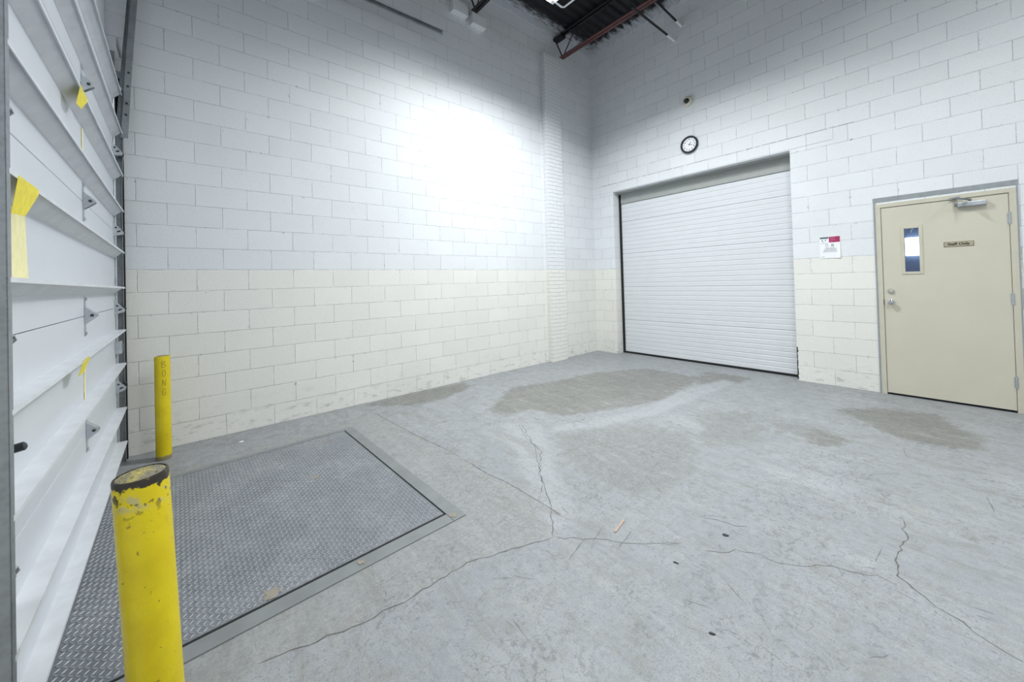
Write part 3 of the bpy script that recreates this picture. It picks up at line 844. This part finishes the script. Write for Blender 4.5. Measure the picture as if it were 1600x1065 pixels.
# ------------------------------------------------------------------ dock leveller set in the floor
# corners (outer frame)
TH2 = 0.030
lv = thing('dock_leveler', (-4.955, -1.66, 0), 'grey checker plate dock leveller flush with the floor beside the bollards', 'dock leveller', rz=TH2)
LX = -1.69
o_y0, o_y1 = -1.005, 0.985; fwid = 0.085
MB().box(LX, -0.02, o_y0+0.02, o_y1-0.02, 0.0, 0.0012).build('pit_shade', M['blackrubber'], lv)  # black sheet stands in for the pit's shade in the gaps
for nm, bx in (('curb_angle', (-fwid, 0, o_y0, o_y1)), ('curb_angle', (LX, -fwid-0.002, o_y0, o_y0+fwid)), ('curb_angle', (LX, -fwid-0.002, o_y1-0.055, o_y1))):
    MB().box(bx[0], bx[1], bx[2], bx[3], 0.0005, 0.006).build(nm, M['plateframe'], lv, bevel=0.001)
py0, py1 = o_y0+fwid+0.016, o_y1-0.055-0.006
px1 = -fwid-0.012
pm = MB().box(LX, px1, py0, py1, 0.001, 0.006)
st = 0.0215
i = 0
yy = py0+0.02
vsl = []; fsl = []
while yy < py1-0.015:
    j = 0
    xx = LX+0.02
    while xx < px1-0.015:
        a = PI/4 if (i+j) % 2 == 0 else -PI/4
        ca_, sa_ = math.cos(a), math.sin(a); l_, w2 = 0.0125, 0.0036
        o_ = len(vsl)
        for (du, dv, dz) in ((-l_, 0, 0), (-l_*.5, -w2, 0), (l_*.5, -w2, 0), (l_, 0, 0), (l_*.5, w2, 0), (-l_*.5, w2, 0)):
            vsl.append((xx+du*ca_-dv*sa_, yy+du*sa_+dv*ca_, 0.006))
        for (du, dv) in ((-l_*.75, 0), (-l_*.4, -w2*.45), (l_*.4, -w2*.45), (l_*.75, 0), (l_*.4, w2*.45), (-l_*.4, w2*.45)):
            vsl.append((xx+du*ca_-dv*sa_, yy+du*sa_+dv*ca_, 0.0080))
        for q_ in range(6): fsl.append((o_+q_, o_+(q_+1) % 6, o_+6+(q_+1) % 6, o_+6+q_))
        fsl.append(tuple(o_+6+q_ for q_ in range(6)))
        xx += st; j += 1
    yy += st; i += 1
pm.add(vsl, fsl)
pm.build('checker_plate', M['plate'], lv)
for (x0, y0, r) in ((-0.55, 0.15, 0.035), (-0.30, -0.10+0.9, 0.03), (-0.10+0.035, -0.955, 0.03), (-0.62, -0.96, 0.022), (-1.0, -0.86, 0.05)):
    vs = [(x0, y0, 0.0082)]
    for a in range(14):
        rr = r*random.uniform(0.4, 1.1); t_ = 2*PI*a/14; vs.append((x0+rr*math.cos(t_), y0+rr*math.sin(t_), 0.0082))
    MB().add(vs, [(0, 1+a, 1+(a+1) % 14) for a in range(14)]).build('dust_patch', M['rust'], lv)

# ------------------------------------------------------------------ bollards
def bollard(name, x, y, r, h, mat, lean, label):
    t_ = thing(name, (x, y, 0), label, 'bollard', 'yellow steel bollards by the dock door')
    t_.rotation_euler = lean
    o = MB().lathe([(r, 0), (r, h-0.006), (r-0.002, h-0.001), (r-0.006, h), (r-0.008, h-0.006)], n=48).build('pipe', mat, t_, smooth=True)
    vs = []; fs = []; rings = 10; n = 40
    for i in range(rings+1):
        for k in range(n):
            rr = (r-0.007)*i/rings; w = 2*PI*k/n
            vs.append((rr*math.cos(w), rr*math.sin(w), h-0.003+0.010*(1-(i/rings)**2)+random.uniform(-.0012, .0016)*(i > 0)))
    for i in range(rings):
        for k in range(n): fs.append((i*n+k, i*n+(k+1) % n, (i+1)*n+(k+1) % n, (i+1)*n+k))
    MB().add(vs, fs).build('cap', M['cap'], t_, smooth=True)
    return t_
bollard('bollard', -6.283, -3.0, 0.065, 0.866, M['yellow_near'], (0, -0.040, 0), 'yellow bollard with rusty black rim nearest the camera at the left')
fbp = bollard('bollard', -6.41, -0.26, 0.052, 0.876, M['yellow_far'], (0, 0, 0), 'yellow bollard with scribbled letters standing against the long wall')
# hand drawn letters down its front, wrapped on the pipe
def wrap(o, r, a0):
    for v in o.data.vertices:
        u_, z_, d_ = v.co.x, v.co.y, v.co.z
        a = a0+u_/r
        v.co = Vector(((r+0.0006+d_)*math.cos(a), (r+0.0006+d_)*math.sin(a), z_))
for ch, zz, tilt in (('B', 0.81, 0.1), ('O', 0.735, -0.1), ('N', 0.655, 0.12), ('G', 0.575, 0.0)):
    stroke = {'B': [(-.3, -.5), (-.3, .5), (.1, .45), (.25, .25), (-.2, .05), (.3, -.1), (.3, -.4), (-.3, -.5)],
              'O': [(0, .5), (-.25, .3), (-.25, -.3), (0, -.5), (.25, -.3), (.25, .3), (0, .5)],
              'N': [(-.3, -.5), (-.25, .5), (.2, -.5), (.3, .5)],
              'G': [(.3, .35), (0, .5), (-.3, .2), (-.25, -.3), (.05, -.5), (.3, -.25), (.25, .0), (.0, .0)]}[ch]
    vs = [(sx*0.036+tilt*sz*0.02, sz*0.056+zz, 0.0) for sx, sz in stroke]
    dense = []
    for i in range(len(vs)-1):
        for k in range(5):
            t_ = k/5; dense.append(tuple(vs[i][c]*(1-t_)+vs[i+1][c]*t_ for c in range(3)))
    dense.append(vs[-1])
    o = MB().tube(dense, 0.0012, 5).build('letter', M['marker'], fbp)
    wrap(o, 0.052, math.radians(-78))

# ------------------------------------------------------------------ overhead dock door (local x = out of the wall, local -y = away from the long wall)
od = thing('door_3', (-6.70, 0, 0), 'tall white dock door with horizontal stiffening ribs at the left', 'door', kind='structure', rz=THD)
S0, S1 = 0.20, 3.0
joints = [0.03, 0.66, 1.30, 1.94, 2.60, 3.22]
for i in range(5):
    MB().box(-0.04, 0.0, -S1, -S0, joints[i]+0.0015, joints[i+1]-0.0015).build('panel', M['whitemetal'], od, bevel=0.0015)
# end stiles
for s_a, s_b in ((S0, S0+0.07), (S1-0.07, S1)):
    MB().box(0.0, 0.002, -s_b, -s_a, 0.03, 3.2).build('end_stile', M['whitemetal'], od)
struts = [0.20, 0.48, 0.845, 1.122, 1.474, 1.765, 2.11, 2.41, 2.765, 3.09]
for z in struts:
    pr = [(0, z), (0.0605, z), (0.0605, z-0.014), (0.0585, z-0.014), (0.0585, z-0.002), (0.050, z-0.0025), (0.004, z-0.050), (0.0, z-0.052)]
    # profile in (x, z) extruded along y
    MB().prism(pr, -S1-0.03, -S0+0.01, 1).build('strut', M['strut'], od)
tag(MB().box(-0.04, 0.0, -S1, -S0, 0.002, 0.03).build('bottom_seal', M['blackrubber'], od), 'black rubber bottom seal')
def door_hinge(s, z, par):
    h = MB()
    h.box(0.0, 0.004, -s-0.016, -s+0.016, z-0.11, z+0.11)
    h.box(0.004, 0.010, -s-0.010, -s+0.010, z+0.088, z+0.104); h.box(0.004, 0.010, -s-0.010, -s+0.010, z-0.104, z-0.088)
    h.prism([(0.003, z-0.045), (0.003, z+0.055), (0.048, z+0.012), (0.052, z), (0.046, z-0.008)], -s-0.018, -s-0.014, 1)
    h.prism([(0.003, z-0.045), (0.003, z+0.055), (0.048, z+0.012), (0.052, z), (0.046, z-0.008)], -s+0.014, -s+0.018, 1)
    h.prism([(0.003, z+0.055), (0.003, z+0.051), (0.046, z+0.010), (0.048, z+0.012)], -s-0.016, -s+0.016, 1)
    hh = h.build('hinge', M['galv'], par, bevel=0.001)
    MB().tube([(0.030, -s-0.0195, z+0.004), (0.030, -s+0.0195, z+0.004)], 0.008, 12).build('pin', M['darkmetal'], hh, smooth=True)
for s in (1.52, 2.955):
    for z in joints[1:5]:
        door_hinge(s, z, od)
for z in joints[1:5]+[3.14]:
    s = 0.225
    h = MB()
    h.box(0.002, 0.006, -s-0.03, -s+0.02, z-0.07, z+0.07)
    h.prism([(0.004, z-0.05), (0.004, z+0.06), (0.060, z-0.012), (0.058, z-0.032)], -s-0.022, -s-0.018, 1)
    h.prism([(0.004, z-0.05), (0.004, z+0.06), (0.060, z-0.012), (0.058, z-0.032)], -s+0.010, -s+0.014, 1)
    rb = h.build('roller_bracket', M['galv'], od, bevel=0.001)
    rl = MB().tube([(0.040, -s-0.03, z-0.008), (0.040, -0.135, z-0.008)], 0.006, 10)
    rl.tube([(0.040, -0.150, z-0.008), (0.040, -0.128, z-0.008)], 0.023, 18)
    for zz, xx in ((0.02, 0.018), (-0.012, 0.03)):
        rl.tube([(xx, -s-0.0235, z+zz), (xx, -s-0.017, z+zz)], 0.007, 10)
    rl.build('roller', M['darkmetal'], rb, smooth=True)
lk = MB().box(0.002, 0.040, -0.27, -0.19, 0.93, 1.03).build('slide_lock', M['galv'], od, bevel=0.004)
MB().box(0.040, 0.046, -0.25, -0.21, 0.95, 1.01).build('lock_bolt', M['galv_dark'], lk)
hd_ = MB().tube([(0.0, -2.96, 0.995), (0.03, -2.96, 1.0), (0.066, -2.96, 1.006), (0.070, -2.96, 1.007)], [0.012, 0.012, 0.012, 0.006], 14).build('pull_handle', M['darkmetal'], od, smooth=True)
# yellow tapes stuck under three ribs
def tape(s, z, zend, w, wid2, s2, hs):
    tp = MB()
    hgt = 0.055*w/0.05*hs
    fr_ = [(0.062, -s-w, z-0.004), (0.062, -s+w, z-0.004), (0.061, -s+w*1.05, z-0.02), (0.050, -s+w*0.2, z-0.014-hgt), (0.046, -s-w*0.9, z-0.014-hgt*1.1)]
    tp.add(fr_+[(q[0]-0.0008, q[1], q[2]) for q in fr_], [(0, 1, 2, 3, 4), (9, 8, 7, 6, 5)]+[(i_, 5+i_, 5+(i_+1) % 5, (i_+1) % 5) for i_ in range(5)])
    t1 = tp.build('yellow_tape', M['tape'], od); tag(t1, 'bright yellow tape under the rib')
    n_ = 8; vs = []; 
    for i in range(n_+1):
        zz = z-0.06+(zend-(z-0.06))*i/n_; ww = wid2*(1+0.5*i/n_)
        vs += [(0.0035, -s2-ww+random.uniform(-.003, .003), zz), (0.0035, -s2+ww+random.uniform(-.003, .003), zz), (0.001, -s2-ww, zz), (0.001, -s2+ww, zz)]
    fs = []
    for i in range(n_):
        a = 4*i; fs += [(a, a+1, a+5, a+4), (a+2, a+6, a+7, a+3), (a, a+4, a+6, a+2), (a+1, a+3, a+7, a+5)]
    fs += [(0, 2, 3, 1), (4*n_, 4*n_+1, 4*n_+3, 4*n_+2)]
    MB().add(vs, fs).build('glue_streak', M['paletape'], od)
tape(1.98, 1.122, 0.85, 0.085, 0.010, 1.56, 0.6)
tape(1.94, 2.41, 2.12, 0.085, 0.012, 1.53, 0.75)
tape(2.86, 1.765, 1.48, 0.10, 0.075, 2.68, 0.8)

# right-hand track: jamb angle, C channel leaning out as it climbs, then the horizontal run
def channel(path, name, mat, parent, w=0.046, d=0.028, t=0.0025, side=Vector((0, 1, 0))):
    """C section swept along path; opening faces -side (towards the door)"""
    P_ = [Vector(q) for q in path]
    sec = [(0, -w/2), (d, -w/2), (d, w/2), (0, w/2), (0, w/2-t), (d-t, w/2-t), (d-t, -w/2+t), (0, -w/2+t)]
    vs = []; fs = []; n = len(sec)
    for i, p_ in enumerate(P_):
        tn = (P_[min(i+1, len(P_)-1)]-P_[max(i-1, 0)]).normalized(); nn = side.cross(tn).normalized()
        for a, c in sec: vs.append(p_+side*a+nn*c)
    for i in range(len(P_)-1):
        for k_ in range(n): fs.append((i*n+k_, i*n+(k_+1) % n, (i+1)*n+(k_+1) % n, (i+1)*n+k_))
    fs.append(tuple(range(n-1, -1, -1))); L = (len(P_)-1)*n; fs.append(tuple(range(L, L+n)))
    return MB().add(vs, fs).build(name, mat, parent)
def track(side_s, sgn, label):
    t_ = thing('door_track', (-6.70, 0, 0), label, 'door track', 'galvanised door tracks', rz=THD)
    s = side_s
    path = [(0.022, -s, 0.0), (0.022, -s, 2.3), (0.034, -s, 2.75), (0.078, -s, 3.45), (0.122, -s, 4.05), (0.152, -s, 4.4)]
    for k_ in range(1, 9):
        a = k_/8*PI/2*0.93; path.append((0.155+0.42*(1-math.cos(a))+0.02*k_/8, -s, 4.4+0.42*math.sin(a)))
    x_, z_ = path[-1][0], path[-1][2]
    path += [(1.3, -0.26, 4.825), (2.1, -0.315, 4.83), (3.15, -0.338, 4.855)]
    channel(path, 'channel', M['galv_dark'], t_, side=Vector((0, sgn, 0)))
    b_ = MB()
    b_.box(-0.045, -0.040+0.05, -s+sgn*0.045-0.002, -s+sgn*0.045+0.002, 0, 3.5)
    b_.box(-0.048, -0.044, min(-s, -s+sgn*0.085), max(-s, -s+sgn*0.085), 0, 3.5)
    b_.build('jamb_angle', M['galv_dark'], t_)
    for z in (0.35, 1.1, 1.85, 2.6, 3.3):
        br = MB().box(-0.045, 0.038+0.06*max(0, (z-2.3)), -s+sgn*0.030, -s+sgn*0.034, z-0.03, z+0.03)
        br.tube([(0.02, -s+sgn*0.020, z), (0.02, -s+sgn*0.042, z)], 0.008, 8)
        br.build('jamb_bracket', M['galv_dark'], t_)
    return t_
tk = track(0.105, 1, 'galvanised door track running up beside the long wall')
MB().tube([(0.004, -0.172, 0.1), (0.004, -0.172, 3.2)], 0.011, 12).build('conduit_rod', M['galv'], tk, smooth=True)
MB().box(-0.046, 0.052, -0.052, -0.014, 0.0, 3.3).build('wall_gap_shade', M['blackrubber'], tk)  # black strip put in for the shade of the gap beside the wall
# slotted flag strip on the upper part and vertical shaft pipe by the stile
fl = MB()
path = [(0.075, -0.115, 2.75), (0.112, -0.115, 3.45), (0.155, -0.115, 4.1), (0.19, -0.115, 4.5)]
for i in range(3):
    a, c = Vector(path[i]), Vector(path[i+1])
    fl.add([a+Vector((-0.030, 0, 0)), a+Vector((0.012, 0, 0)), c+Vector((0.012, 0, 0)), c+Vector((-0.030, 0, 0)),
            a+Vector((-0.030, 0.003, 0)), a+Vector((0.012, 0.003, 0)), c+Vector((0.012, 0.003, 0)), c+Vector((-0.030, 0.003, 0))],
           [(0, 1, 2, 3), (7, 6, 5, 4), (0, 4, 5, 1), (3, 2, 6, 7), (0, 3, 7, 4), (1, 5, 6, 2)])
fl.build('splice_strip', M['galv_dark'], tk)
for z in (2.95, 3.05, 3.2, 3.32):
    xx = 0.075+(z-2.75)*0.053-0.008
    MB().tube([(xx, -0.122, z), (xx, -0.112, z)], 0.009, 10).build('bolt', M['darkmetal'], tk)
st_ = MB().box(0.045, 0.055, -0.36, -0.13, 3.42, 3.48).build('tie_strap', M['galv_dark'], tk)
# left hand post: perforated angle standing proud of the near end of the door
pt = thing('door_track', (-6.70, 0, 0), 'worn galvanised perforated track post at the left edge', 'door track', 'galvanised door tracks', rz=THD)
ps = 3.05
pm_ = MB()
# perforated web (holes as real openings): strips between slots
x0, x1 = -0.04, 0.060
holes = [2.02+0.075*k_ for k_ in range(0, 22)]
hx0, hx1 = 0.018, 0.044
pm_.box(x0, hx0, -ps-0.004, -ps, 0, 4.0); pm_.box(hx1, x1, -ps-0.004, -ps, 0, 4.0)
zprev = 0
for hz in holes:
    pm_.box(hx0, hx1, -ps-0.004, -ps, zprev, hz-0.016); zprev = hz+0.016
pm_.box(hx0, hx1, -ps-0.004, -ps, zprev, 4.0)
pm_.box(x1-0.003, x1, -ps-0.004, -ps+0.030, 0, 4.0)
pm_.build('post_angle', M['galv_dark'], pt)
channel([(0.028, -ps+0.028, 0), (0.028, -ps+0.028, 3.6)], 'channel', M['galv'], pt, side=Vector((0, -1, 0)))

# ------------------------------------------------------------------ litter on the floor
o = MB().box(-0.065, 0.065, -0.007, 0.007, 0, 0.004).build('wood_splinter', M['wood'], bevel=0.002)
o.location = (-4.325, -3.352, 0.001); o.rotation_euler = (0, 0, math.radians(11))
tag(o, 'pale wooden splinter lying on the concrete in mid floor', 'wood scrap')
def scrap(x, y, r, mat, label, cat, squash=0.5, rot=0.0):
    n_ = 9; vs = []
    for k_ in range(n_):
        a = 2*PI*k_/n_; rr = r*random.uniform(0.7, 1.1); vs.append((rr*math.cos(a), rr*squash*math.sin(a), 0))
    top = [(v[0]*0.8, v[1]*0.8, 0.004) for v in vs]
    fs = [tuple(range(n_-1, -1, -1)), tuple(range(n_, 2*n_))]+[(k_, (k_+1) % n_, n_+(k_+1) % n_, n_+k_) for k_ in range(n_)]
    o = MB().add(vs+top, fs).build('floor_scrap', mat)
    o.location = (x, y, 0.0008); o.rotation_euler = (0, 0, rot); tag(o, label, cat, 'scraps littering the floor')
scrap(-5.874, -0.307, 0.022, M['white'], 'white paper scrap between the checker plate and the long wall', 'scrap', 0.7)
scrap(-3.965, -3.782, 0.019, M['darkmetal'], 'black scrap on the concrete right of the wooden splinter', 'scrap', 0.55, 1.9)
scrap(-4.36, -3.70, 0.014, M['darkmetal'], 'small black sliver just nearer than the wooden splinter', 'scrap', 0.3, 1.8)
scrap(-4.62, -3.97, 0.014, M['darkmetal'], 'black sliver nearest the camera at the bottom centre', 'scrap', 0.4, 2.0)
